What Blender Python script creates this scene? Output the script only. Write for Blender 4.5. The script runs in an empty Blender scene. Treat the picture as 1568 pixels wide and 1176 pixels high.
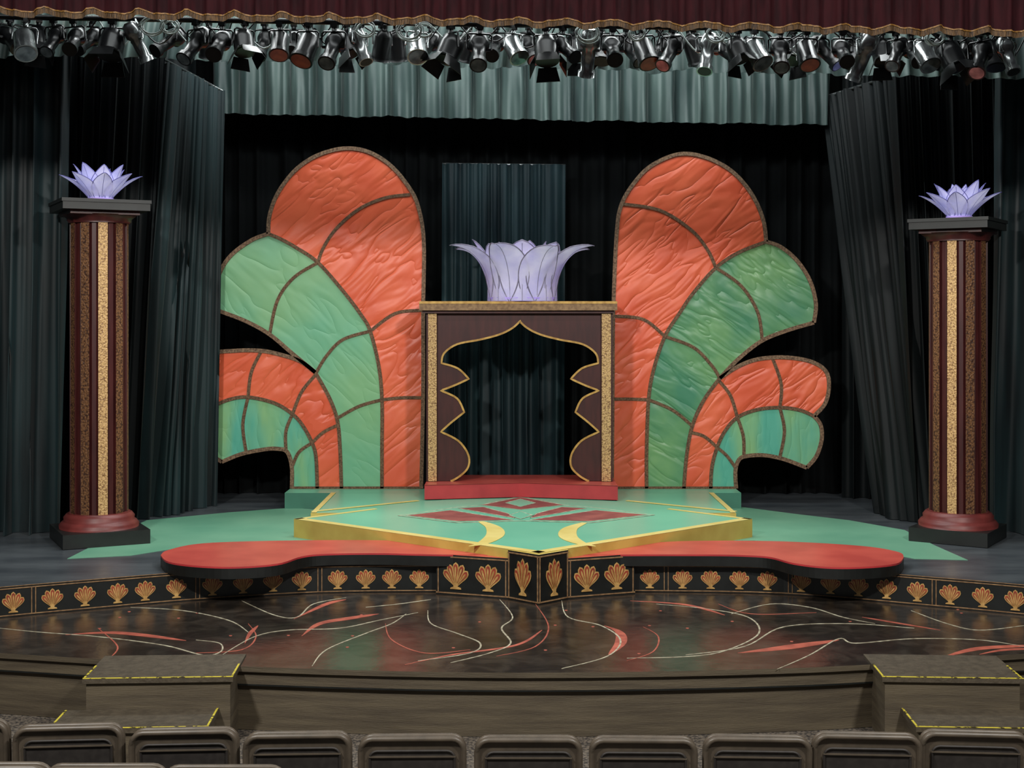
import bpy, math, random
from mathutils import Vector, Matrix, noise
from mathutils.geometry import tessellate_polygon
random.seed(7)
FOC=2100.0; EYE=2.08
# survey conversions (measured off the photo, metres; z=0 is the stage deck, y is depth up-stage)
def W(px,py,d): return Vector(((px-784)*d/FOC, d, EYE-(py-480)*d/FOC))
def F(px,py,h=0.0):
    d=FOC*(EYE-h)/(py-480.0)
    return Vector(((px-784)*d/FOC, d, h))
def lin(c):
    o=[]
    for x in c:
        x/=255.0
        o.append(x/12.92 if x<=0.04045 else ((x+0.055)/1.055)**2.4)
    return (o[0],o[1],o[2],1)
def mat(name,c1,c2=None,scale=5,rough=.6,metal=0,bump=0,bscale=20,mp=(1,1,1),rot=(0,0,0),emis=0,ramp=(.35,.65),spec=.5,dist=0.0,bdist=0.0,bmp=None,vor=False,sheen=0,bd=0.02,trans=0,bdet=2,ridge=0):
    m=bpy.data.materials.new(name); m.use_nodes=True
    nt=m.node_tree; N=nt.nodes; L=nt.links
    b=N['Principled BSDF']
    b.inputs['Roughness'].default_value=rough; b.inputs['Metallic'].default_value=metal
    b.inputs['Specular IOR Level'].default_value=spec
    if sheen: b.inputs['Sheen Weight'].default_value=sheen
    b.inputs['Base Color'].default_value=lin(c1)
    tc=N.new('ShaderNodeTexCoord')
    if c2 is None: c2=tuple(x*.85 for x in c1)
    mpn=N.new('ShaderNodeMapping'); mpn.inputs['Scale'].default_value=mp; mpn.inputs['Rotation'].default_value=rot
    L.new(tc.outputs['Object'],mpn.inputs[0])
    if vor:
        n=N.new('ShaderNodeTexVoronoi'); n.inputs['Scale'].default_value=scale; out=n.outputs['Distance']
    else:
        n=N.new('ShaderNodeTexNoise'); n.inputs['Scale'].default_value=scale; n.inputs['Detail'].default_value=5
        n.inputs['Distortion'].default_value=dist; out=n.outputs[0]
    L.new(mpn.outputs[0],n.inputs['Vector'])
    r=N.new('ShaderNodeValToRGB'); r.color_ramp.elements[0].position=ramp[0]; r.color_ramp.elements[1].position=ramp[1]
    r.color_ramp.elements[0].color=lin(c1); r.color_ramp.elements[1].color=lin(c2)
    L.new(out,r.inputs[0]); L.new(r.outputs[0],b.inputs['Base Color'])
    if emis:
        L.new(r.outputs[0],b.inputs['Emission Color']); b.inputs['Emission Strength'].default_value=emis
    if bump:
        m1=N.new('ShaderNodeMapping'); m1.inputs['Rotation'].default_value=rot
        m2=N.new('ShaderNodeMapping'); m2.inputs['Scale'].default_value=bmp or mp
        L.new(tc.outputs['Object'],m1.inputs[0]); L.new(m1.outputs[0],m2.inputs[0])
        n2=N.new('ShaderNodeTexNoise'); n2.inputs['Scale'].default_value=bscale; n2.inputs['Distortion'].default_value=bdist; n2.inputs['Detail'].default_value=bdet
        L.new(m2.outputs[0],n2.inputs['Vector'])
        h=n2.outputs[0]
        if ridge:
            s=N.new('ShaderNodeMath'); s.operation='SUBTRACT'; s.inputs[1].default_value=.5; L.new(h,s.inputs[0])
            a=N.new('ShaderNodeMath'); a.operation='ABSOLUTE'; L.new(s.outputs[0],a.inputs[0])
            q=N.new('ShaderNodeMath'); q.operation='MULTIPLY'; q.inputs[1].default_value=ridge; q.use_clamp=True; L.new(a.outputs[0],q.inputs[0])
            p=N.new('ShaderNodeMath'); p.operation='POWER'; p.inputs[1].default_value=.6; L.new(q.outputs[0],p.inputs[0]); h=p.outputs[0]
        bn=N.new('ShaderNodeBump'); bn.inputs['Strength'].default_value=bump; bn.inputs['Distance'].default_value=bd
        L.new(h,bn.inputs['Height']); L.new(bn.outputs[0],b.inputs['Normal'])
    if trans:
        t=N.new('ShaderNodeBsdfTranslucent'); mx=N.new('ShaderNodeMixShader'); mx.inputs[0].default_value=trans
        L.new(r.outputs[0],t.inputs[0]); L.new(b.outputs[0],mx.inputs[1]); L.new(t.outputs[0],mx.inputs[2]); L.new(mx.outputs[0],N['Material Output'].inputs[0])
    return m

M={}
M['orange']=mat('orange_satin',(220,90,58),(234,108,72),scale=1.6,rough=.4,bump=.75,bscale=1.8,bdist=.5,rot=(0,.7,0),bmp=(.8,1,2.6),bd=.018,spec=.5,bdet=2,ridge=5)
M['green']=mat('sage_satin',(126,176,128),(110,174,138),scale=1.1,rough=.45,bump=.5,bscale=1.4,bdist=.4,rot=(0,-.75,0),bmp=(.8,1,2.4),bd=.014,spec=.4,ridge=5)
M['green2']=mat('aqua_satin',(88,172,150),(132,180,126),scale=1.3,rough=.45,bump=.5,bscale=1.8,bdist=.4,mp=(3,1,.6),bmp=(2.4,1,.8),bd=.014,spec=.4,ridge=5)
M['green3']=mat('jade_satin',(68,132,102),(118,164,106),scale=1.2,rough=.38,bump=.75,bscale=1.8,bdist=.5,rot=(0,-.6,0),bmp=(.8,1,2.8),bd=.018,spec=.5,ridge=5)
M['rib']=mat('burlap_trim',(84,60,44),(126,96,72),scale=60,rough=.9,bump=.5,bscale=90)
M['edge']=mat('burlap_edge',(140,112,88),(84,62,48),scale=50,rough=.9)
M['black']=mat('black_paint',(16,18,17),(24,27,26),scale=8,rough=.45)
M['blackcloth']=mat('black_velour',(7,9,10),(12,15,16),scale=3,rough=.85,spec=.15)
M['teal']=mat('teal_velour',(8,19,22),(24,45,48),scale=1.6,rough=.55,mp=(2.5,2,.35),spec=.35,sheen=.08)
M['tealdk']=mat('dark_teal_velour',(5,10,12),(12,20,22),scale=2.0,rough=.65,mp=(2,2,.4),spec=.3)
M['tealmid']=mat('mid_teal_velour',(14,29,34),(32,52,56),scale=2.0,rough=.6,mp=(2,2,.4),spec=.35)
M['border']=mat('grey_teal_border',(42,60,59),(74,92,88),scale=1.6,rough=.5,mp=(2,2,.5),sheen=.08)
M['valance']=mat('maroon_velvet',(28,7,11),(43,12,17),scale=6,rough=.8,mp=(3,3,.6),spec=.12)  # maroon darkened further: the valance hanging unlit is put into its colour
M['fringe']=mat('gold_fringe',(84,58,22),(40,24,9),scale=90,rough=.7,mp=(1,1,.2),bump=.6,bscale=90)
M['fringehi']=mat('gold_braid',(132,94,38),(84,56,20),scale=60,rough=.6)
M['maroon']=mat('maroon_paint',(54,19,19),(70,28,26),scale=6,rough=.42,mp=(3,3,.5))
M['maroonring']=mat('rose_maroon',(118,50,46),(96,38,36),scale=6,rough=.45)
M['gold']=mat('ornate_gold',(206,168,112),(128,92,56),scale=70,rough=.45,metal=.1,vor=True,ramp=(.35,.85),bump=.4,bscale=60)  # altar gold; on the columns also the light painted on one strip
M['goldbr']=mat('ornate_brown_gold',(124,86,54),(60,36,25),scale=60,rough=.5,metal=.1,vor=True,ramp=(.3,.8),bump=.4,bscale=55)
M['goldline']=mat('gold_trim',(204,162,86),(166,124,58),scale=20,rough=.45,metal=.1)
M['motifgold']=mat('motif_gold',(202,162,98),(166,126,70),scale=20,rough=.5,metal=.05)
M['tan']=mat('tan_trim',(152,120,84),(116,86,58),scale=30,rough=.6)
M['mint']=mat('mint_paint',(106,180,150),(122,190,158),scale=1.5,rough=.34,ramp=(.3,.7))
M['mintfloor']=mat('mint_floor_paint',(100,158,130),(120,174,144),scale=1.2,rough=.42)
M['mintside']=mat('mint_side',(66,124,104),(58,110,92),scale=3,rough=.5)
M['yellow']=mat('yellow_paint',(224,206,128),(210,188,104),scale=4,rough=.45)
M['yellowside']=mat('ochre_fascia',(204,182,94),(184,154,74),scale=3,rough=.5)
M['red']=mat('coral_red_paint',(202,88,76),(184,74,66),scale=3,rough=.32)
M['redside']=mat('crimson_side',(190,58,62),(168,48,54),scale=4,rough=.45)
M['rust']=mat('rust_red_motif',(124,64,62),(150,84,76),scale=5,rough=.5)
M['cream']=mat('cream_paint',(206,200,174),(140,130,110),scale=18,rough=.5)
M['swirlorange']=mat('salmon_paint',(194,102,82),(154,76,62),scale=12,rough=.5)
M['motifred']=mat('brick_motif',(160,68,46),(130,52,38),scale=15,rough=.5)
M['stage']=mat('stage_deck',(62,67,72),(86,91,95),scale=2.5,rough=.28,mp=(.6,1.5,1),bump=.1,bscale=30)
M['apron']=mat('worn_brown_deck',(38,34,31),(68,61,54),scale=5,rough=.2,dist=1.0,bump=.1,bscale=25,ramp=(.4,.75),spec=.6,bd=.01)
M['fascia']=mat('apron_fascia',(72,63,50),(92,82,65),scale=3,rough=.6,mp=(.6,.6,9),bump=.2,bscale=25)
M['tread']=mat('step_tread',(84,75,61),(68,60,48),scale=20,rough=.6,bump=.2,bscale=60)
M['tape']=mat('yellow_tape',(206,190,66),(60,52,20),scale=22,rough=.5,ramp=(.52,.58))
M['carpet']=mat('house_carpet',(112,102,90),(46,42,40),scale=55,rough=.95,ramp=(.4,.6))
M['seat']=mat('seat_shell',(76,68,58),(92,82,70),scale=12,rough=.42)
M['seatin']=mat('seat_back_panel',(40,36,34),(50,46,43),scale=30,rough=.6)
M['petal']=mat('lavender_paper',(198,192,236),(228,224,246),scale=4,rough=.35,emis=.14,bump=.35,bscale=9,trans=.35)  # slight emission stands in for a lamp inside the flower
M['petalv']=mat('violet_paper',(186,186,238),(222,220,246),scale=5,rough=.35,emis=.18,bump=.3,bscale=14,trans=.3)  # weak emission added so the small petals seem lit from within
M['petaledge']=mat('petal_wire_edge',(140,134,156),(112,106,132),scale=20,rough=.5)
M['petaledgeb']=mat('petal_blue_edge',(120,120,188),(92,90,160),scale=20,rough=.5)
M['heart']=mat('violet_heart',(182,160,232),(156,136,220),scale=8,rough=.5,emis=.1)  # core emits faintly, imitating an inner light
M['steel']=mat('silver_can',(176,180,180),(126,130,130),scale=10,rough=.25,metal=.85)
M['can']=mat('black_can',(14,15,16),(24,25,27),scale=10,rough=.32,metal=.3)
M['lens']=mat('glass_lens',(96,106,110),(150,160,162),scale=10,rough=.08,metal=.6)
M['lensred']=mat('amber_lens',(190,88,60),(150,60,44),scale=10,rough=.3)
M['cable']=mat('pale_cable',(186,200,196),(150,160,156),scale=20,rough=.4)
M['wall']=mat('dark_house_wall',(20,21,23),(28,29,31),scale=2,rough=.9)

class MB:
    def __init__(s): s.v=[]; s.f=[]; s.m=[]; s.s=[]; s.mats=[]
    def mi(s,k):
        if k not in s.mats: s.mats.append(k)
        return s.mats.index(k)
    def face(s,idx,k,sm=False): s.f.append(idx); s.m.append(s.mi(k)); s.s.append(sm)
    def add(s,pts):
        b=len(s.v); s.v.extend([Vector(p) for p in pts]); return b
    def box(s,x0,x1,y0,y1,z0,z1,k,ktop=None,kfront=None):
        b=s.add([(x,y,z) for z in (z0,z1) for y in (y0,y1) for x in (x0,x1)])
        for idx,kk in (((0,2,3,1),k),((4,5,7,6),ktop or k),((0,1,5,4),kfront or k),((2,6,7,3),k),((0,4,6,2),k),((1,3,7,5),k)):
            s.face([b+i for i in idx],kk)
    def prism(s,pts,vec,k,kside=None,kback=None):
        pts=[Vector(p) for p in pts]; vec=Vector(vec); n=len(pts)
        t=tessellate_polygon([pts]); b=s.add(pts); c=s.add([p+vec for p in pts])
        for tri in t:
            s.face([b+i for i in tri],k); s.face([c+i for i in reversed(tri)],kback or k)
        for i in range(n):
            j=(i+1)%n; s.face([b+i,b+j,c+j,c+i],kside or k)
    def strip(s,pts,w,nrm,k,th=.008,closed=False):
        pts=[Vector(p) for p in pts]; n=len(pts); nrm=Vector(nrm).normalized(); rows=[]
        for i,p in enumerate(pts):
            a=pts[i-1] if (i>0 or closed) else pts[i]; c=pts[(i+1)%n] if (i<n-1 or closed) else pts[i]
            t=(c-a)
            if t.length<1e-7: t=Vector((1,0,0))
            sd=t.cross(nrm).normalized()
            ww=w(i/(n-1)) if callable(w) else w
            q=[p-sd*ww/2,p-sd*ww/2+nrm*th,p+sd*ww/2+nrm*th,p+sd*ww/2]
            rows.append(s.add(q))
        m=n if closed else n-1
        for i in range(m):
            a=rows[i]; c=rows[(i+1)%n]
            for j in range(3): s.face([a+j,a+j+1,c+j+1,c+j],k)
        if not closed:
            s.face([rows[0]+j for j in range(4)],k); s.face([rows[-1]+j for j in (3,2,1,0)],k)
    def tube(s,pts,r,k,n=8,closed=False):
        pts=[Vector(p) for p in pts]; rows=[]; N=len(pts); up=Vector((0.13,.21,.97)).normalized()
        for i,p in enumerate(pts):
            a=pts[i-1] if (i>0 or closed) else pts[i]; c=pts[(i+1)%N] if (i<N-1 or closed) else pts[i]
            t=(c-a).normalized(); x=t.cross(up)
            if x.length<.05: x=t.cross(Vector((1,0,0)))
            x.normalize(); y=t.cross(x)
            rows.append(s.add([p+(x*math.cos(2*math.pi*j/n)+y*math.sin(2*math.pi*j/n))*r for j in range(n)]))
        m=N if closed else N-1
        for i in range(m):
            a=rows[i]; c=rows[(i+1)%N]
            for j in range(n): s.face([a+j,a+(j+1)%n,c+(j+1)%n,c+j],k,True)
        if not closed:
            s.face([rows[0]+j for j in range(n)],k); s.face([rows[-1]+j for j in reversed(range(n))],k)
    def lathe(s,o,prof,k,n=24,axis=Vector((0,0,1)),sm=True):
        axis=Vector(axis).normalized(); o=Vector(o)
        x=axis.orthogonal().normalized(); y=axis.cross(x); rows=[]
        for r,h in prof: rows.append(s.add([o+axis*h+(x*math.cos(2*math.pi*j/n)+y*math.sin(2*math.pi*j/n))*r for j in range(n)]))
        for i in range(len(rows)-1):
            kk=k[i] if isinstance(k,list) else k
            for j in range(n): s.face([rows[i]+j,rows[i]+(j+1)%n,rows[i+1]+(j+1)%n,rows[i+1]+j],kk,sm)
        s.face([rows[0]+j for j in range(n)],k[0] if isinstance(k,list) else k)
        s.face([rows[-1]+j for j in reversed(range(n))],k[-1] if isinstance(k,list) else k)
    def grid(s,fn,nu,nv,k,sm=True):
        b=s.add([fn(i/nu,j/nv) for i in range(nu+1) for j in range(nv+1)])
        for i in range(nu):
            for j in range(nv):
                a=b+i*(nv+1)+j; s.face([a,a+nv+1,a+nv+2,a+1],k,sm)
    def mesh(s,name):
        me=bpy.data.meshes.new(name); me.from_pydata([tuple(v) for v in s.v],[],s.f)
        for k in s.mats: me.materials.append(M[k])
        me.polygons.foreach_set('material_index',s.m); me.polygons.foreach_set('use_smooth',s.s); me.update(); return me
    def obj(s,name,origin=None):
        if origin is not None:
            o=Vector(origin); s.v=[v-o for v in s.v]
        ob=bpy.data.objects.new(name,s.mesh(name)); bpy.context.scene.collection.objects.link(ob)
        if origin is not None: ob.location=origin
        return ob
def smooth(pts,n=6):
    pts=[Vector(p) for p in pts]; out=[]
    for i in range(len(pts)-1):
        p0=pts[max(i-1,0)];p1=pts[i];p2=pts[i+1];p3=pts[min(i+2,len(pts)-1)]
        for j in range(n):
            t=j/n
            out.append(.5*((2*p1)+(p2-p0)*t+(2*p0-5*p1+4*p2-p3)*t*t+(3*p1-p0-3*p2+p3)*t**3))
    out.append(pts[-1].copy()); return out
def interp(pts,u):
    x=u*(len(pts)-1); i=min(int(x),len(pts)-2); return Vector(pts[i]).lerp(Vector(pts[i+1]),x-i)

# ---------------- room ----------------
b=MB(); b.box(-9,9,-3,12,-.76,-.66,'carpet'); b.obj('floor')
b=MB(); b.box(-9,9,17.2,17.4,-.76,8,'wall'); b.obj('wall_back')
b=MB(); b.box(-9.2,-9,-3,17.4,-.76,8,'wall'); b.obj('wall_left')
b=MB(); b.box(9,9.2,-3,17.4,-.76,8,'wall'); b.obj('wall_right')

# ---------------- main stage with decorated lip ----------------
bandpx=[(-420,985),(-150,962),(0,946),(150,932),(300,919),(490,908),(668,906)]
bandr=[(972,906),(1200,910),(1430,929),(1568,942),(1720,958),(1990,985)]
ctr=[(668,909),(778,917),(825,926),(870,917),(972,909)]
LOW=-.23
left=[F(x,y,LOW) for x,y in bandpx]; right=[F(x,y,LOW) for x,y in bandr]; cen=[F(x,y,LOW) for x,y in ctr]
left=smooth(left,5); right=smooth(right,5)
foot=left+right+[Vector((8.9,right[-1].y,LOW)),Vector((8.9,17.15,LOW)),Vector((-8.9,17.15,LOW)),Vector((-8.9,left[0].y,LOW))]
b=MB(); b.prism(foot,(0,0,-LOW),'black','black','stage')
def motif(P,t,h,w):
    up=Vector((0,0,1)); n=Vector((t.y,-t.x,0)).normalized()
    if n.y>0: n=-n
    def loc(x,z,o=0): return P+t*x*w+up*z*h+n*(.004+o)
    def petal(a,l,wd,k,o,z0,q0=0):
        pts=[];K=12
        rows=[]
        for s_ in range(K+1):
            q=s_/K; rr=l*(q0+(1-q0)*q); qq=q**1.9
            ww=wd*math.sqrt(max(0,math.sin(math.pi*min(1,.06+qq*.94))))*(.35+.65*q)
            if s_==K: ww=0
            rows.append((rr,ww))
        pts=rows+[(r_,-w_) for r_,w_ in reversed(rows[:-1])]
        P2=[loc(r_*math.sin(a)+w_*math.cos(a), z0+r_*math.cos(a)-w_*math.sin(a),o) for r_,w_ in pts]
        b.prism(P2,n*.003,k)
    for i,(a,l) in enumerate(((-.72,.80),(.72,.80),(-.37,.88),(.37,.88),(0,.9))):
        petal(a,l,.165,'motifgold',i*.0006,.06)
        petal(a,l*.94,.105,'motifred',.004+i*.0006,.06,.25)
        petal(a,l*.84,.045,'motifgold',.008+i*.0006,.06,.25)
    b.prism([loc(x,z) for x,z in ((-.24,0),(.24,0),(.22,.05),(.09,.09),(.12,.2),(-.12,.2),(-.09,.09),(-.22,.05))],n*.009,'motifgold')
def polyat(poly,px):
    for i in range(len(poly)-1):
        a=poly[i];c=poly[i+1]
        xa=784+a.x*FOC/a.y; xc=784+c.x*FOC/c.y
        if xa<=px<=xc:
            return a.lerp(c,(px-xa)/(xc-xa)), (c-a).normalized()
    return None,None
for px in [-70,-25,20,80,130,180,222,270,325,372,418,462,517,560,600,642]:
    P,t=polyat(left,px)
    if P: motif(P+Vector((0,0,.032)),t,.165,.145)
for px in [995,1045,1088,1132,1175,1227,1272,1315,1358,1405,1455,1505,1555,1605,1650]:
    P,t=polyat(right,px)
    if P: motif(P+Vector((0,0,.032)),t,.165,.145)
def lip(poly,z0,z1):
    for z in (z0,z1):
        b.strip([p+Vector((0,-.003,z)) for p in poly],.008,(0,-1,0),'tan',.005)
lip(left,.012,.215); lip(right,.012,.215)
for px in (52,303,490): 
    for dx in (-3,3):
        P,t=polyat(left,px+dx); b.strip([P+Vector((0,-.003,.012)),P+Vector((0,-.003,.215))],.007,(0,-1,0),'tan',.005)
for px in (1020,1210,1430):
    for dx in (-3,3):
        P,t=polyat(right,px+dx); b.strip([P+Vector((0,-.003,.012)),P+Vector((0,-.003,.215))],.007,(0,-1,0),'tan',.005)
b.strip([p+Vector((0,0,.2301)) for p in left],.014,(0,0,1),'tan',.003)
b.strip([p+Vector((0,0,.2301)) for p in right],.014,(0,0,1),'tan',.003)
# projecting centre bay of the lip
def bay(a,c,top,ms,mh,mw,kt):
    q=[a,c,c+Vector((0,.9,0)),a+Vector((0,.9,0))]
    b.prism(q,(0,0,top-LOW),'black','black',kt)
    t=(c-a).normalized(); H=top-LOW; nn=Vector((t.y,-t.x,0))
    if nn.y>0: nn=-nn
    for z in (.015,H-.018): b.strip([a+Vector((0,0,z)),c+Vector((0,0,z))],.010,nn,'tan',.006)
    for u in (.03,.97):
        p=a.lerp(c,u); b.strip([p+Vector((0,0,.015)),p+Vector((0,0,H-.018))],.009,nn,'tan',.006)
    for u in ms: motif(a.lerp(c,u)+Vector((0,0,.05)),t,mh,mw)
bay(cen[0],cen[1],.0975,(.28,.73),.23,.20,'red'); bay(cen[3],cen[4],.0975,(.27,.72),.23,.20,'red')
bay(cen[1],cen[2],.166,(.5,),.31,.16,'yellow'); bay(cen[2],cen[3],.166,(.5,),.31,.16,'yellow')
# painted floor areas
for pts in ([(103,856),(200,851),(270,840),(450,828),(640,828),(640,790),(445,778),(350,785),(225,797),(170,822)],
            [(1130,776),(1215,787),(1300,797),(1385,812),(1430,835),(1482,858),(1400,856),(1330,842),(1155,828),(960,828),(960,790)]):
    b.prism([F(x,y,0)+Vector((0,0,.0005)) for x,y in pts],(0,0,.003),'mintfloor')
b.obj('main_stage')

# ---------------- lower apron ----------------
front=smooth([F(x,y,LOW) for x,y in ((-700,960),(-300,982),(0,1000),(360,1020),(784,1030),(1240,1022),(1568,1001),(1868,985),(2268,962))],8)
b=MB()
backp=[Vector((8.9,front[-1].y,LOW)),Vector((8.9,12.2,LOW)),Vector((-8.9,12.2,LOW)),Vector((-8.9,front[0].y,LOW))]
b.prism([p-Vector((0,0,.035)) for p in front+backp],(0,0,.035),'fascia','fascia','apron')
b.prism([p+Vector((0,.025,-.035)) for p in front]+[p-Vector((0,0,.035)) for p in backp],(0,0,-.09),'fascia')
b.prism([p+Vector((0,.05,-.125)) for p in front]+[p-Vector((0,0,.125)) for p in backp],(0,0,-.302),'fascia')
b.strip([p+Vector((0,.03,-.125)) for p in front],.010,(0,-1,0),'black',.01)
thin=[[(0,962),(60,968),(150,975),(250,988),(310,1003),(338,998),(336,985),(300,980)],
[(530,915),(480,925),(455,945),(420,942),(370,920)],[(340,1003),(390,975),(440,965),(520,962),(580,950),(640,938)],
[(478,1020),(500,995),(560,970),(600,955),(622,940)],[(655,935),(660,955),(700,970),(735,985),(720,1000),(640,1012)],
[(765,918),(785,945),(768,962),(782,985),(750,1000),(690,1015)],[(860,920),(870,945),(920,958),(950,980),(930,1005),(860,1024)],
[(1005,925),(1080,932),(1145,945),(1162,970),(1115,995),(1060,1005),(960,1008)],[(1120,940),(1180,925),(1240,930),(1290,945),(1340,955)],
[(1190,1025),(1240,1003),(1285,978),(1310,985),(1400,978),(1500,980),(1568,990)],[(1395,935),(1450,955),(1500,965),(1568,958)],
[(1050,1003),(1140,990),(1200,960),(1300,955),(1400,962)],[(200,930),(280,935),(350,950),(380,968)],
[(560,930),(610,925),(660,918)]]
for t_ in thin: b.strip(smooth([F(x,y,LOW) for x,y in t_],7),lambda u:.004+.009*math.sin(math.pi*u)**.7,(0,0,1),'cream',.002)
thin2=[[(590,955),(600,980),(650,1000),(720,995)],[(985,960),(1008,975),(1000,998),(960,1012)],[(380,955),(392,975),(370,995),(300,1000)],[(150,962),(180,990),(165,1010)],[(1100,925),(1150,940),(1250,938)],[(820,925),(840,960),(820,990),(760,1005)]]
for t_ in thin2: b.strip(smooth([F(x,y,LOW) for x,y in t_],7),lambda u:.003+.008*math.sin(math.pi*u),(0,0,1),'swirlorange',.0018)
leaves=[([(100,972),(180,969),(285,981)],.07),([(462,974),(490,955),(540,946),(580,940)],.08),([(620,1018),(690,1003),(790,988),(830,965)],.028),
([(925,958),(948,968),(950,985),(932,1003)],.08),([(1130,1000),(1200,992),(1285,980)],.10),([(965,920),(1050,926),(1110,942)],.04),
([(1440,1008),(1500,993),(1600,988)],.07),([(450,948),(500,925),(530,918)],.055),([(375,985),(383,970),(395,958)],.03),([(1320,945),(1350,950),(1440,965)],.03),
([(1500,1002),(1540,995),(1600,993)],.04)]
for t_,w_ in leaves: b.strip(smooth([F(x,y,LOW) for x,y in t_],8),lambda u,w_=w_:.004+w_*math.sin(math.pi*u**1.3),(0,0,1),'swirlorange',.0015)
for i in range(26):
    p=F(random.uniform(100,1500),random.uniform(930,1005),LOW); b.lathe(p,[(.012,0),(.012,.002)],'swirlorange',n=8)
b.obj('stage_apron')

# ---------------- access steps ----------------
def steps(name,xc,wd,wd2,off,yaw):
    b=MB()
    y0=8.62
    b.box(-wd/2,wd/2,.05,.62,-.41,.0,'fascia','tread'); 
    b.box(-wd/2-.02,wd/2+.02,.03,.62,.0,.03,'tread')
    b.box(-wd2/2+off,wd2/2+off,-.33,.05,-.41,-.2,'fascia','tread')
    b.box(-wd2/2-.02+off,wd2/2+.02+off,-.35,.05,-.2,-.17,'tread')
    b.box(-wd/2-.02,wd/2+.02,.03,.045,.031,.034,'tape'); b.box(-wd2/2-.02+off,wd2/2+.02+off,-.35,-.335,-.169,-.166,'tape')
    for sx in (-1,1):
        e=sx*(wd/2+.012); b.box(e-.006,e+.006,.06,.35,.031,.034,'tape')
        e=sx*(wd2/2+.012)+off; b.box(e-.006,e+.006,-.32,.04,-.169,-.166,'tape')
    o=b.obj(name); o.location=(xc,y0,-.25); o.rotation_euler=(0,0,yaw); return o
steps('stage_steps',(245-784)*8.7/FOC,.9,.92,-.1,math.radians(3))
steps('stage_steps',(1455-784)*8.7/FOC,.84,.92,.16,math.radians(-3))

# ---------------- platforms ----------------
PH=.17
b=MB()
L_=F(450,795,PH);R_=F(1152,795,PH);Fr=Vector((cen[2].x,cen[2].y+.03,PH)); Bk=F(797,750,PH)
b.prism([L_,Fr,R_,Bk],(0,0,-PH+.001),'mint','yellowside')
b.box(-1.93,2.15,13.15,14.60,.001,PH-.002,'mintside','mint','yellowside')
b.box(-2.42,2.44,14.60,15.2,.001,PH-.001,'mintside','mint')
Z=Vector((0,0,.0015))
def inner(a,c,w=.09,k='yellow'):
    cc=Vector((.08,12.6,PH)); m=(a+c)/2; d=(c-a).normalized(); n=Vector((-d.y,d.x,0)); 
    if (cc-m).dot(n)<0:n=-n
    b.strip([a+n*w/2+Z,c+n*w/2+Z],w,(0,0,1),k,.003)
inner(L_,Fr,.09);inner(R_,Fr,.09);inner(L_,L_.lerp(Bk,.32),.05);inner(R_,R_.lerp(Bk,.32),.05)
b.strip([F(478,783.5,PH)+Z,F(640,767,PH)+Z],.05,(0,0,1),'yellow',.004)
b.strip([F(1127,783.5,PH)+Z,F(960,767,PH)+Z],.05,(0,0,1),'yellow',.004)
b.strip([Vector((-1.9,13.15,PH))+Z,Vector((-1.9,14.6,PH))+Z],.05,(0,0,1),'yellow',.003)
b.strip([Vector((2.12,13.15,PH))+Z,Vector((2.12,14.6,PH))+Z],.05,(0,0,1),'yellow',.003)
def decal(pts,k,lv=0,out='cream',w=.016):
    P=[F(x,y,PH)+Vector((0,0,.0015+.002*lv)) for x,y in pts]; b.prism(P,(0,0,.0015),k); b.strip([p+Vector((0,0,.0012)) for p in P],w,(0,0,1),out,.0012,closed=True)
decal([(610,790),(700,777),(735,774),(797,760),(865,774),(905,777),(1002,789),(905,801),(797,798),(700,801)],'mint',0)
decal([(622,790),(690,782),(785,797),(700,799)],'rust',1)
decal([(990,789),(912,782),(812,797),(902,799)],'rust',1)
decal([(702,779),(740,777),(778,787),(788,794)],'rust',1)
decal([(898,779),(860,777),(822,787),(812,794)],'rust',1)
decal([(738,774),(797,762),(862,774),(797,781)],'rust',1)
decal([(797,765),(820,771),(797,777),(774,771)],'mint',2)
decal([(797,784),(815,790),(797,796),(780,790)],'mint',2)
def cres(pts,w): b.strip(smooth([F(x,y,PH)+Z for x,y in pts],8),lambda u:.01+w*math.sin(math.pi*min(1,u*.9+.1))**1.2,(0,0,1),'yellow',.0032)
cres([(736,799),(755,808),(758,820),(740,832),(718,837)],.15); cres([(895,801),(873,810),(870,822),(888,832),(912,837)],.15)
b.obj('diamond_platform')

def kidney(name,back,frontp):
    b=MB(); hh=.10
    P=smooth([F(x,y,hh) for x,y in back],6)+smooth([F(x,y,hh) for x,y in frontp],6)[1:]
    b.prism(P,(0,0,-.014),'red','redside','black'); 
    b.prism([p+Vector((0,0,-.014)) for p in P],(0,0,-.082),'black')
    return b.obj(name)
kidney('curved_red_riser',[(772,848),(720,841),(640,830),(560,827),(420,828),(310,832),(258,842),(246,850)],[(246,850),(258,860),(300,866),(360,868),(425,863),(462,852),(500,848),(580,847),(668,849),(772,850)])
kidney('curved_red_riser',[(878,848),(930,841),(1000,831),(1080,828),(1200,829),(1320,836),(1375,845),(1384,853)],[(1384,853),(1372,863),(1320,868),(1265,868),(1215,862),(1180,853),(1140,850),(1080,849),(975,849),(878,850)])

# red altar step
b=MB(); 
sp=[F(650,766,PH),Vector((.09,14.22,PH)),F(946,767,PH)]
P=[sp[0],sp[1],sp[2],Vector((sp[2].x,14.9,PH)),Vector((sp[0].x,14.9,PH))]
P=[p+Vector((0,0,.008)) for p in P]
b.prism(P,(0,0,.148),'redside','redside','red')
b.strip([p+Vector((0,0,.148)) for p in P[:3]],.03,(0,0,1),'red',.002)
b.obj('red_altar_step')

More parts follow.
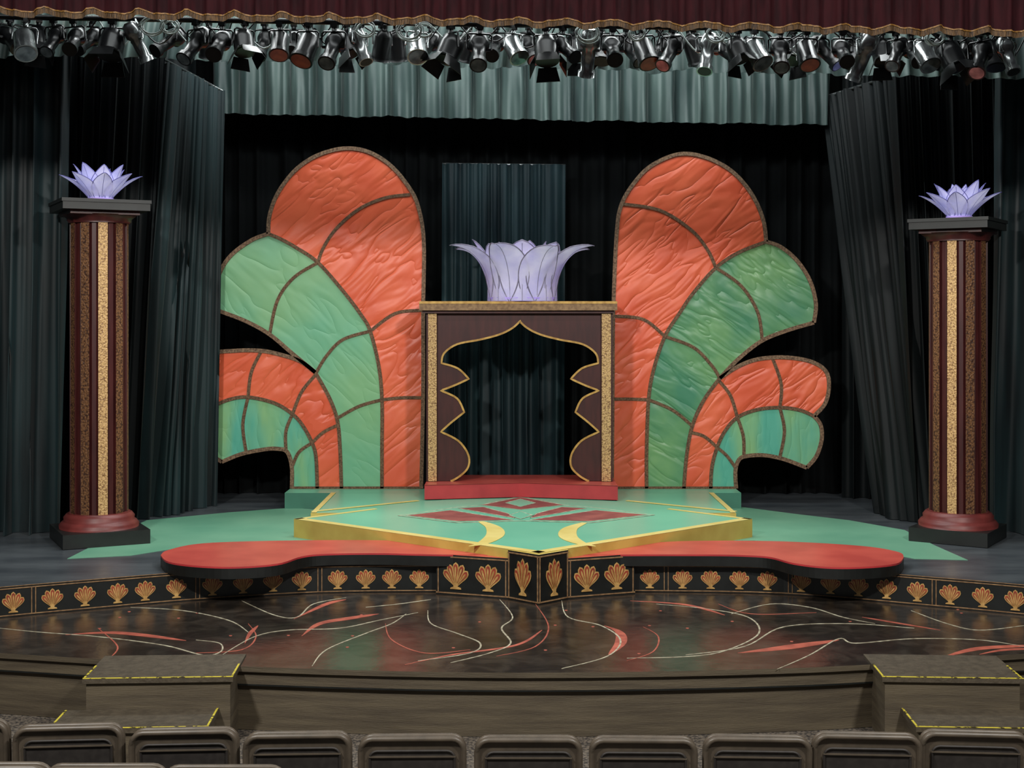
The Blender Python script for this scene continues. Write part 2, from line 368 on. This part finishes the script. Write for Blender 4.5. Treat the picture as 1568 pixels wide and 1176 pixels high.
# ---------------- altar with cusped arch ----------------
D=14.33; AZ=.328
b=MB()
def A(x,y,d=D): return W(x,y,d)
zt=2.112
half=[(690,737),(704,729),(717,715),(717,696),(702,675),(675,661),(692,646),(711,631),(700,610),(675,598),(696,590),(718,580),(701,564),(676,556),(680,541),(700,527),(735,520),(765,512),(785,502),(797,491)]
def dense(idx): return smooth([(*half[i],0) for i in idx],5)
segs=[range(0,6),range(5,8),range(7,10),range(9,12),range(11,14),range(13,20)]
hp=[]
for s_ in segs:
    q=dense(list(s_)); hp+= q if not hp else q[1:]
hp=[(p.x,p.y) for p in hp]
zb=AZ+.003
def AP(x,y):
    p=A(x,y); p.z=max(p.z,zb); return p
arch=[AP(x,y) for x,y in hp]+[AP(1592-x,y) for x,y in reversed(hp[:-1])]
x0=A(660,0).x; x1=A(930,0).x
board=[Vector((x0,D,zb)),]+arch+[Vector((x1,D,zb)),Vector((x1,D,zt)),Vector((x0,D,zt))]
b.prism(board,(0,.03,0),'maroon')
b.strip([p+Vector((0,-.001,0)) for p in arch],.020,(0,-1,0),'goldline',.012)
for x in (x0,x1):
    b.box(x-.015,x+.015,D+.03,D+.42,zb,zt,'maroon')
for xa,xb in ((656,669),(921,935)):
    X0=A(xa,0).x;X1=A(xb,0).x
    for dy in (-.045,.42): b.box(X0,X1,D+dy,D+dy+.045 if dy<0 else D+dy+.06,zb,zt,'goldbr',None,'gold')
    b.box(X0-.02 if xa<700 else X1,X0 if xa<700 else X1+.02,D-.03,D+.46,zb,zt,'maroon')
b.strip([Vector((x0,D-.002,zt-.02)),Vector((x1,D-.002,zt-.02))],.035,(0,-1,0),'maroon',.02)
X0=A(643,0).x;X1=A(944,0).x
b.box(X0+.03,X1-.03,D-.07,D+.5,zt-.03,zt,'maroon')
b.box(X0,X1,D-.11,D+.53,zt,zt+.07,'tan','maroon')
b.box(X0,X1,D-.115,D+.53,zt+.07,zt+.095,'goldline','maroon')
b.obj('altar_table')

# ---------------- lotus ----------------
def lotus(name,c,rings,core,pk='petal',ek='petaledge',bw=.5):
    b=MB(); c=Vector(c)
    for (n,off,r0,ln,wd,l0,l1,cup,pt) in rings:
        for i in range(n):
            az=off+2*math.pi*i/n+random.uniform(-.05,.05); le=ln*random.uniform(.93,1.07)
            rd=Vector((math.cos(az),math.sin(az),0)); sd=Vector((-math.sin(az),math.cos(az),0))
            cl=[];p=rd*r0+Vector((0,0,.004));K=12
            for j in range(K+1):
                a=math.radians(l0+(l1-l0)*(j/K)**1.4); cl.append((p.copy(),a)); p=p+(rd*math.sin(a)+Vector((0,0,math.cos(a))))*le/K
            def fn(u,v):
                x=u*K; i0=min(int(x),K-1); pp=cl[i0][0].lerp(cl[i0+1][0],x-i0); a=cl[i0][1]
                w=wd*(bw+(1-bw)*math.sin(math.pi*min(1,u*.85+.02)) ) *(1-u**pt)**.66
                s_=(v-.5)*2
                inn=-(rd*math.cos(a)-Vector((0,0,math.sin(a))))
                return c+pp+sd*s_*w/2+inn*cup*w*(s_*s_)
            b.grid(fn,16,8,pk)
            e=[fn(j/16,0) for j in range(17)]+[fn(1-j/16,1) for j in range(1,17)]
            b.tube(e,wd*.010+.001,ek,5)
            b.tube([fn(j/16,.5) for j in range(16)],wd*.005+.0008,ek,4)
    b.lathe(c,core,'heart',20)
    return b.obj(name)
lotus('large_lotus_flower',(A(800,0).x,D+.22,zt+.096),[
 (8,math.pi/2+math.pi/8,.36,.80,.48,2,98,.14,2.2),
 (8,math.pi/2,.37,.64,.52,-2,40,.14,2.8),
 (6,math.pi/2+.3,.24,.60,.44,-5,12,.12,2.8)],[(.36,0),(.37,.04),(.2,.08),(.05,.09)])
def small(name,c,s):
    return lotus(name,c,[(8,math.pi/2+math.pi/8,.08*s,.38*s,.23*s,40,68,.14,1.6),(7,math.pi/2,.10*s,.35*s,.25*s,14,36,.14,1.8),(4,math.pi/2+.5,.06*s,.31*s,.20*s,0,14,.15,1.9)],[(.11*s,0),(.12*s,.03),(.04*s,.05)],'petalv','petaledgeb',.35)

# ---------------- columns ----------------
def column(px,yc,zc,side,yaw,lit_strips,off,sname):
    xc=(px-784)*yc/FOC; h=side/2; R=Matrix.Rotation(math.radians(yaw),3,'Z')
    b=MB(); 
    b.box(-h,h,-h,h,0.005,.13,'black'); b.box(-h,h,-h,h,zc-.095,zc-.03,'black'); b.box(-h-.01,h+.01,-h-.01,h+.01,zc-.03,zc,'black')
    z0=.27;z1=zc-.20
    b.box(-h*.8,h*.8,-h*.8,h*.8,z1+.07,z1+.105,'maroon')
    b.v=[R@v for v in b.v]
    b.lathe((0,0,.13),[(.35,0),(.355,.03),(.33,.06),(.31,.07),(.315,.1),(.29,.13),(.272,.14)],'maroonring',32)
    n=10; sec=[]; ks=[]
    for k in range(n):
        th=math.radians(-90+off)+2*math.pi*k/n
        for da,r,kk in ((-.16,.258,'g'),(.16,.258,'m'),(.165,.230,'m'),(.24,.244,'m'),(.39,.244,'m'),(.463,.230,'m')):
            sec.append((r*math.cos(th+da),r*math.sin(th+da)))
            ks.append(('gold' if k in lit_strips else 'goldbr') if kk=='g' else 'maroon')  # strip catching the light gets paler gold; the light is in the colour
    m=len(sec)
    a=b.add([(x,y,z0) for x,y in sec]); c=b.add([(x,y,z1) for x,y in sec])
    for i in range(m): b.face([a+i,a+(i+1)%m,c+(i+1)%m,c+i],ks[i])
    b.lathe((0,0,z1),[(.265,0),(.285,.02),(.285,.04),(.31,.06),(.33,.075)],'maroon',32)
    o=b.obj('column_pedestal'); o.location=(xc,yc,0)
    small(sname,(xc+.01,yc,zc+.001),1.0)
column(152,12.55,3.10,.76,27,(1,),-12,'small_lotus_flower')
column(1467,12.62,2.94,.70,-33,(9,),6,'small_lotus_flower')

# ---------------- fan-shaped flats ----------------
def flat(O1,Ac,G,B1,B2,H,C,I,Dd,ribs,d,k2):
    b=MB()
    def sm(l): return [Vector((p.x,p.y)) for p in smooth([(x,y,0) for x,y in l],6)]
    def w(l):
        o=[]
        for p in l:
            q=W(p.x,p.y,d); q.z=max(q.z,PH+.004); o.append(q)
        return o
    O1,Ac,G,B1,B2,H,C,I,Dd=[w(sm(l)) for l in (O1,Ac,G,B1,B2,H,C,I,Dd)]
    def reg(pl,k):
        o=[]
        for p in pl:
            if not o or (p-o[-1]).length>1e-4: o.append(p)
        if (o[0]-o[-1]).length<1e-4: o.pop()
        b.prism(o,(0,.035,0),k,'black','black')
    reg(O1+Ac[::-1],'orange'); reg(Ac+G+B2[::-1]+B1[::-1],k2); reg(B1+H+C[::-1],'orange'); reg(C+I+Dd[::-1],'green2')
    n=(0,-1,0)
    for l in (Ac,B1,C): b.strip(l,.038,n,'rib',.012)
    for l in (O1,G,B2,H,I,Dd): b.strip(l,.042,n,'edge',.014)
    b.strip([Dd[0],O1[0]],.04,n,'rib',.012)
    for r in ribs: b.strip(w(sm(r)),.034,n,'rib',.010)
    xs=[O1[0].x,Dd[0].x]; x0=min(xs)+.1;x1=max(xs)-.1
    for x in (x0,x1): b.box(x-.03,x+.03,d+.035,d+.09,PH+.004,PH+1.2,'black')
    b.box(x0,x1,d+.035,d+.09,PH+.9,PH+.98,'black')
    b.obj('fan_shaped_flat')
flat(O1=[(645,748),(648,600),(648,480),(649,370),(640,315),(625,285),(600,255),(572,236),(545,228),(515,229),(480,241),(450,263),(425,297),(413,330),(411,358)],
 Ac=[(585,748),(585,690),(585,612),(580,560),(567,507),(553,482),(525,445),(487,402),(455,380),(430,366),(411,358)],
 G=[(411,358),(385,368),(355,390),(338,415),(330,445),(330,474)],
 B1=[(523,748),(521,690),(517,645),(505,610),(483,570)],
 B2=[(483,570),(450,543),(413,512),(375,491),(330,474)],
 H=[(483,570),(460,553),(430,543),(400,537),(360,537),(322,544),(320,580),(318,610),(323,624)],
 C=[(486,748),(484,700),(478,678),(464,652),(448,634),(420,617),(380,608),(350,612),(323,624)],
 I=[(323,624),(317,650),(317,675),(325,696),(340,707)],
 Dd=[(447,748),(447,715),(440,692),(425,687),(405,688),(370,695),(340,707)],
 ribs=[[(628,298),(590,303),(550,320),(515,350),(495,380),(487,402)],[(646,475),(605,480),(567,507)],[(646,609),(615,609),(585,612)],
 [(487,402),(450,425),(425,460),(413,512)],[(567,507),(525,520),(500,545),(484,571)],[(585,612),(550,622),(517,640)],
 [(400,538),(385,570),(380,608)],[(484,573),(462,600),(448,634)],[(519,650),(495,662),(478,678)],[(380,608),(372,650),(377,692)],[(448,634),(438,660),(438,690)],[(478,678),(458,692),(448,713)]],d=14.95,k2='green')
flat(O1=[(937,748),(938,600),(939,480),(944,360),(952,312),(975,275),(1000,252),(1040,236),(1080,241),(1120,262),(1150,296),(1168,335),(1173,370)],
 Ac=[(990,748),(990,690),(993,612),(1001,565),(1018,515),(1040,480),(1062,448),(1096,410),(1130,387),(1173,370)],
 G=[(1173,370),(1195,378),(1220,399),(1240,430),(1249,465),(1246,494)],
 B1=[(1047,748),(1051,700),(1060,652),(1078,612),(1102,579)],
 B2=[(1102,579),(1130,550),(1166,522),(1205,506),(1246,494)],
 H=[(1102,579),(1130,561),(1160,550),(1200,547),(1240,553),(1264,568),(1269,592),(1263,618),(1246,637)],
 C=[(1088,748),(1090,715),(1098,685),(1110,660),(1129,639),(1160,627),(1195,624),(1225,628),(1246,637)],
 I=[(1246,637),(1256,650),(1258,672),(1250,698),(1235,716)],
 Dd=[(1127,748),(1126,720),(1132,703),(1145,698),(1170,697),(1200,703),(1235,716)],
 ribs=[[(950,312),(1010,322),(1058,352),(1083,382),(1096,410)],[(940,484),(985,489),(1018,515)],[(938,611),(965,611),(993,612)],
 [(1096,410),(1135,438),(1160,478),(1167,520)],[(1018,515),(1062,532),(1090,560),(1102,579)],[(993,612),(1030,628),(1060,652)],
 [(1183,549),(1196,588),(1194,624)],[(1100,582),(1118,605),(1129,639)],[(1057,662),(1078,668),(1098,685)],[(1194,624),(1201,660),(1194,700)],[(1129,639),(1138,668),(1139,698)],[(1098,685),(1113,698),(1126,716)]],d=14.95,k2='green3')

# ---------------- drapery ----------------
def curtain(name,top,bot,nf,amp,k,nv=16,seed=0,scal=0,box=False):
    b=MB()
    nu=int(nf*(14 if box else 10))
    def fn(u,v):
        T=interp(top,u);B=interp(bot,u)
        e=.01; t=(interp(top,min(1,u+e))-interp(top,max(0,u-e)))+(interp(bot,min(1,u+e))-interp(bot,max(0,u-e))); t.z=0; t.normalize(); n=Vector((t.y,-t.x,0))
        ph=2*math.pi*(nf*u+(.25 if box else 1.3)*noise.noise(Vector((u*nf*.35,seed*3.1,0))))
        P=T.lerp(B,v)
        if box:
            c=max(0,math.cos(ph+.25*noise.noise(Vector((v*2,u*nf,seed)))))
            o=-amp*2.6*c**9+amp*.4*math.sin(2*ph+seed)*v+amp*.7*noise.noise(Vector((u*nf*1.9,v*2,seed)))
            P=P+n*o
            if scal: P.z+=v*scal*(c**5-.5+.8*noise.noise(Vector((u*nf*.8,0,seed))))
        else:
            a=amp*(.6+.6*v)*(.6+1.2*abs(noise.noise(Vector((u*nf*.5,v*1.3,seed)))))
            o=a*math.sin(ph+.7*noise.noise(Vector((v*2,u*nf*.4,seed+5))))+amp*.35*math.sin(2.17*ph+seed)
            P=P+n*o+t*(amp*.45*math.cos(ph)*v)
        return P
    b.grid(fn,nu,nv,k)
    b.grid(lambda u,v:fn(u,.985+.015*v)+Vector((0,-.004,0)),nu,1,k)
    return b
def fl(px,d,z=0.006): return Vector(((px-784)*d/FOC,d,z))
def cur(name,*a,pipe=None,**k):
    b=curtain(name,*a,**k)
    if pipe: b.tube(pipe,.014,'steel',8)
    return b.obj(name)
cur('black_backdrop_curtain',[fl(60,15.85,5.9),fl(1560,15.85,5.9)],[fl(60,15.85),fl(1560,15.85)],44,.06,'blackcloth',seed=1)
cur('upstage_teal_curtain',[W(677,250,15.5),W(866,252,15.5)],[fl(677,15.5),fl(866,15.5)],9,.065,'tealmid',seed=2,pipe=[W(677,251,15.55),W(866,253,15.55)])
cur('border_curtain',[W(322,20,15.1),W(1275,20,15.1)],[W(322,172,15.1),W(1275,190,15.1)],24,.08,'border',nv=8,seed=3,scal=.03,box=True)
cur('border_curtain',[W(-420,-70,12.35),W(2000,-70,12.35)],[W(-420,72,12.35),W(350,88,12.35),W(1200,108,12.35),W(2000,124,12.35)],52,.09,'border',nv=8,seed=4,scal=.06,box=True)
# left legs
cur('leg_curtain',[fl(-420,12.95,5.3),fl(112,12.95,5.3)],[fl(-420,12.95),fl(100,12.95)],14,.11,'teal',seed=5)
cur('leg_curtain',[fl(80,13.6,5.4),fl(262,13.6,5.4)],[fl(70,13.6),fl(215,13.6)],8,.09,'tealdk',seed=6)
cur('leg_curtain',[W(256,95,13.65),W(338,140,14.8)],[fl(196,13.75),fl(262,14.2),fl(327,14.85)],9,.085,'teal',seed=7,pipe=[W(250,90,13.6),W(340,139,14.85)])
cur('leg_curtain',[fl(-420,14.6,5.5),fl(300,15.2,5.5)],[fl(-420,14.6),fl(300,15.2)],18,.06,'tealdk',seed=8)
# right legs
cur('leg_curtain',[W(1366,116,13.95),W(1258,150,15.35)],[fl(1432,13.55),fl(1385,13.8),fl(1350,14.3)],9,.085,'tealdk',seed=9,pipe=[W(1372,114,13.85),W(1255,151,15.4)])
cur('leg_curtain',[fl(1350,13.75,5.4),fl(1560,13.55,5.4)],[fl(1395,13.7),fl(1560,13.55)],10,.09,'tealdk',seed=10)
cur('leg_curtain',[fl(1525,12.95,5.3),fl(2000,12.95,5.3)],[fl(1505,12.95),fl(2000,12.95)],13,.11,'teal',seed=11)
cur('leg_curtain',[fl(1290,15.45,5.5),fl(2000,14.6,5.5)],[fl(1290,15.45),fl(2000,14.6)],20,.06,'tealdk',seed=12)
# house valance with scalloped gold fringe
vd=9.8
b=MB()
def vbot(px): return W(px,10+ (px/1568)*32+ 3,vd).z
def vfn(u,v):
    px=-250+u*2100; X=(px-784)*vd/FOC; zb=vbot(px)-.035*abs(math.sin(math.pi*px/72))
    y=vd+.03*math.sin(px*.17)+.012*math.sin(px*.41)
    return Vector((X,y,4.95+(zb-4.95)*v))
b.grid(vfn,420,6,'valance')
def vfr(u,v):
    p=vfn(u,1); p.y-=.008; p.z+=.014-.042*v; return p
b.grid(vfr,420,2,'fringe')
def vfr2(u,v):
    p=vfn(u,1); p.y-=.016; p.z+=.020-.010*v; return p
b.grid(vfr2,420,1,'fringehi')
b.obj('proscenium_valance')

# ---------------- lighting rig ----------------
def bz(px,d): return W(px,26+px/1568*24,d).z
for d in (10.95,11.55):
    b=MB(); b.tube([Vector(((px-784)*d/FOC,d,bz(px,d))) for px in (-250,600,1300,1850)],.022,'can',10); 
    for px in (-200,300,800,1300,1800):
        x=(px-784)*d/FOC; b.tube([(x,d,bz(px,d)),(x,d,7.5)],.006,'can',5)
    b.obj('lighting_batten')
def fixture(kind,pitch,body,lens):
    b=MB(); h=.20
    b.tube([(0,0,.03),(0,0,-.05)],.028,body,8); b.box(-.035,.035,-.03,.03,-.01,.045,body)
    b.tube([(-.12,0,-h),(-.12,0,-.07),(-.10,0,-.05),(.10,0,-.05),(.12,0,-.07),(.12,0,-h)],.010,body,6)
    ax=Vector((0,-math.cos(pitch),-math.sin(pitch))); o=Vector((0,0,-h))
    if kind=='par':
        b.lathe(o-ax*.17,[(.03,0),(.06,.02),(.10,.08),(.105,.30),(.115,.31),(.115,.35)],body,20,axis=ax)
        b.lathe(o+ax*.165,[(.098,0),(.098,.02)],lens,20,axis=ax)
        b.lathe(o-ax*.23,[(.02,0),(.03,.06)],'can',10,axis=ax)
    elif kind=='ers':
        b.lathe(o-ax*.22,[(.05,0),(.085,.03),(.10,.10),(.10,.17),(.07,.20),(.065,.42),(.085,.43),(.085,.48)],body,20,axis=ax)
        b.lathe(o+ax*.245,[(.07,0),(.07,.018)],lens,20,axis=ax)
        b.box(-.11,.11,-.01,.01,-h-.012,-h+.012,body)
    else: # fresnel with barn doors
        b.lathe(o-ax*.13,[(.06,0),(.11,.02),(.12,.1),(.12,.24),(.125,.26)],body,20,axis=ax)
        b.lathe(o+ax*.12,[(.10,0),(.10,.018)],lens,20,axis=ax)
        sx=Vector((1,0,0)); up=ax.cross(sx)
        for s_,t_ in ((sx,up),(-sx,up),(up,sx),(-up,sx)):
            e=o+ax*.13+s_*.12
            b.prism([e-t_*.09,e+t_*.09,e+t_*.12+ax*.13+s_*.06,e-t_*.12+ax*.13+s_*.06],s_*.005,body)
    return b.mesh('stage_spotlight')
vars_=[fixture('par',.9,'steel','lens'),fixture('par',1.2,'can','can'),fixture('ers',.8,'can','lens'),fixture('ers',1.1,'steel','can'),fixture('fres',1.1,'can','can'),fixture('fres',1.3,'can','lensred'),fixture('ers',.6,'can','can'),fixture('par',1.0,'can','lensred')]
xs=[(40,0),(82,2),(112,6),(172,4),(208,3),(300,2),(340,6),(375,4),(428,7),(472,7),(512,2),(552,3),(585,1),(640,0),(690,4),(735,2),(786,0),(835,4),(862,6),(900,3),(938,6),(984,7),(1030,2),(1085,3),(1130,4),(1155,0),(1195,2),(1235,7),(1290,6),(1322,3),(1372,2),(1415,0),(1455,4),(1500,2),(1545,3)]
xs2=[(15,6),(60,4),(140,6),(260,6),(320,1),(405,2),(450,6),(530,4),(610,1),(660,6),(715,1),(760,6),(810,2),(880,4),(920,1),(960,2),(1010,6),(1060,1),(1108,6),(1215,4),(1262,2),(1305,1),(1350,4),(1395,6),(1435,1),(1478,6),(1525,1)]
for i,(px,k) in enumerate(xs+xs2):
    d=10.95 if i<len(xs) else 11.55
    o=bpy.data.objects.new('stage_spotlight',vars_[k]); bpy.context.scene.collection.objects.link(o)
    o.location=((px-784)*d/FOC,d,bz(px,d)-.035); o.rotation_euler=(0,random.uniform(-.12,.12),random.choice((0,math.pi))*(k%2 and k!=7)+random.uniform(-.9,.9)*(.5 if k==7 else 1))
    o.scale=(random.uniform(.68,.84),)*3 if i<len(xs) else (.74,)*3
b=MB()
for px,r in ((235,.10),(262,.07),(560,.08),(628,.10),(650,.08),(900,.09),(975,.06),(1095,.07),(1430,.08)):
    d=10.75; c=Vector(((px-784)*d/FOC,d,bz(px,d)-.04))
    for q in range(4):
        rr=r*random.uniform(.75,1.1); a0=random.uniform(-.4,.4)
        b.tube([c+Vector((rr*math.cos(t)+random.uniform(-.003,.003),a0*rr*math.cos(t)-.02*q,-.02+rr*math.sin(t)*.8)) for t in [2*math.pi*j/20 for j in range(20)]],.005,'cable',6,closed=True)
for i in range(40):
    px=random.uniform(0,1560); d=11.15; a=Vector(((px-784)*d/FOC,d,bz(px,d))); c=a+Vector((random.uniform(.2,.45),0,0))
    m=(a+c)/2-Vector((0,0,random.uniform(.1,.26)))
    b.tube(smooth([a,m,c],6),.006,'can' if i%4 else 'cable',6)
b.obj('lighting_cable_coils')

# ---------------- auditorium seats ----------------
def rr(w,h,r,n=5):
    pts=[]
    for cx,cz,a0 in ((w/2-r,h-r,0),(-w/2+r,h-r,90),(-w/2+r,r,180),(w/2-r,r,270)):
        for j in range(n+1):
            a=math.radians(a0+90*j/n); pts.append((cx+r*math.cos(a),cz+r*math.sin(a)))
    return pts
def seatmesh():
    b=MB(); w=.475;h=.52;zb=.30
    lean=lambda z:-.10*(z-zb)
    P=[Vector((x,lean(z+zb),z+zb)) for x,z in rr(w,h,.055)]
    b.prism(P,(0,.05,0),'seat'); b.tube(P,.014,'seat',8,closed=True); b.tube([p+Vector((0,.05,0)) for p in P],.012,'seat',8,closed=True)
    P2=[Vector((x,lean(z+zb+.03)-.004,z+zb+.03)) for x,z in rr(w-.085,h-.085,.035)]
    b.prism(P2,(0,.005,0),'seatin'); b.tube(P2,.006,'seatin',6,closed=True)
    b.box(-.2,.2,-.008+lean(.76),lean(.76),.735,.742,'seat')
    P3=[Vector((x,y+.09,.34)) for x,y in rr(.44,.42,.05)]
    b.prism(P3,(0,0,.08),'seatin')
    for sx in (-.25,.25):
        b.box(sx-.02,sx+.02,.02,.4,.5,.53,'seat'); b.box(sx-.015,sx+.015,.1,.2,0,.5,'can'); b.box(sx-.025,sx+.025,.02,.34,0,.015,'can')
    return b.mesh('theater_seat')
sm_=seatmesh()
for i,(px,py) in enumerate([(108,1107),(284,1113),(457,1119),(632,1123),(809,1125),(984,1126),(1158,1124),(1325,1120),(1490,1117),(-68,1101),(1660,1112)]):
    d=6.36
    o=bpy.data.objects.new('theater_seat',sm_); bpy.context.scene.collection.objects.link(o)
    o.location=((px-784)*d/FOC,d,W(px,py-1,d).z-.834); o.rotation_euler=(0,0,-(px-784)*.00012)
for px in (-12,165,345):
    d=5.5; o=bpy.data.objects.new('theater_seat',sm_); bpy.context.scene.collection.objects.link(o)
    o.location=((px-784)*d/FOC,d,W(px,1165+ (px+12)*.012,d).z-.834)
b=MB(); b.box(-9,9,-3,6.1,-.66,-.555,'carpet'); b.obj('floor_riser')

# ---------------- lights ----------------
def area(name,loc,tgt,sx,sy,e,col=(1,1,1),spread=180):
    l=bpy.data.lights.new(name,'AREA'); l.shape='RECTANGLE'; l.size=sx; l.size_y=sy; l.energy=e; l.color=col; l.spread=math.radians(spread)
    o=bpy.data.objects.new(name,l); bpy.context.scene.collection.objects.link(o); o.location=loc
    o.rotation_euler=(Vector(tgt)-Vector(loc)).to_track_quat('-Z','Y').to_euler(); return o
area('front_of_house_light',(-3.6,3.2,5.8),(-.2,13.8,1.2),.6,.4,520,(1,.97,.92))
area('front_of_house_light',(3.6,3.2,5.8),(.2,13.8,1.2),.6,.4,460,(1,.97,.92))
area('overhead_work_light',(0,11.95,5.6),(0,13.2,0),7,.3,210,(.95,1,1))
area('overhead_work_light',(0,13.6,5.9),(0,14.9,1.5),6,.3,120,(.93,1,1))
area('rig_wash_light',(0,10.4,5.9),(0,12.2,4.0),7,.3,65,(.95,1,1))
area('house_light',(0,3,7.2),(0,7.2,-.6),5,2,90,(1,.92,.8))
w=bpy.data.worlds.new('World'); bpy.context.scene.world=w; w.use_nodes=True
w.node_tree.nodes['Background'].inputs[0].default_value=(.85,.92,1,1); w.node_tree.nodes['Background'].inputs[1].default_value=.07
sc=bpy.context.scene
sc.view_settings.view_transform='Standard'; sc.view_settings.look='None'
cam=bpy.data.cameras.new('camera'); co=bpy.data.objects.new('camera',cam); sc.collection.objects.link(co)
co.location=(0,0,EYE); co.rotation_euler=(math.pi/2,0,0); cam.sensor_width=36; cam.lens=FOC/1568*36; cam.shift_y=-(588-480)/1568
cam.clip_end=200; sc.camera=co
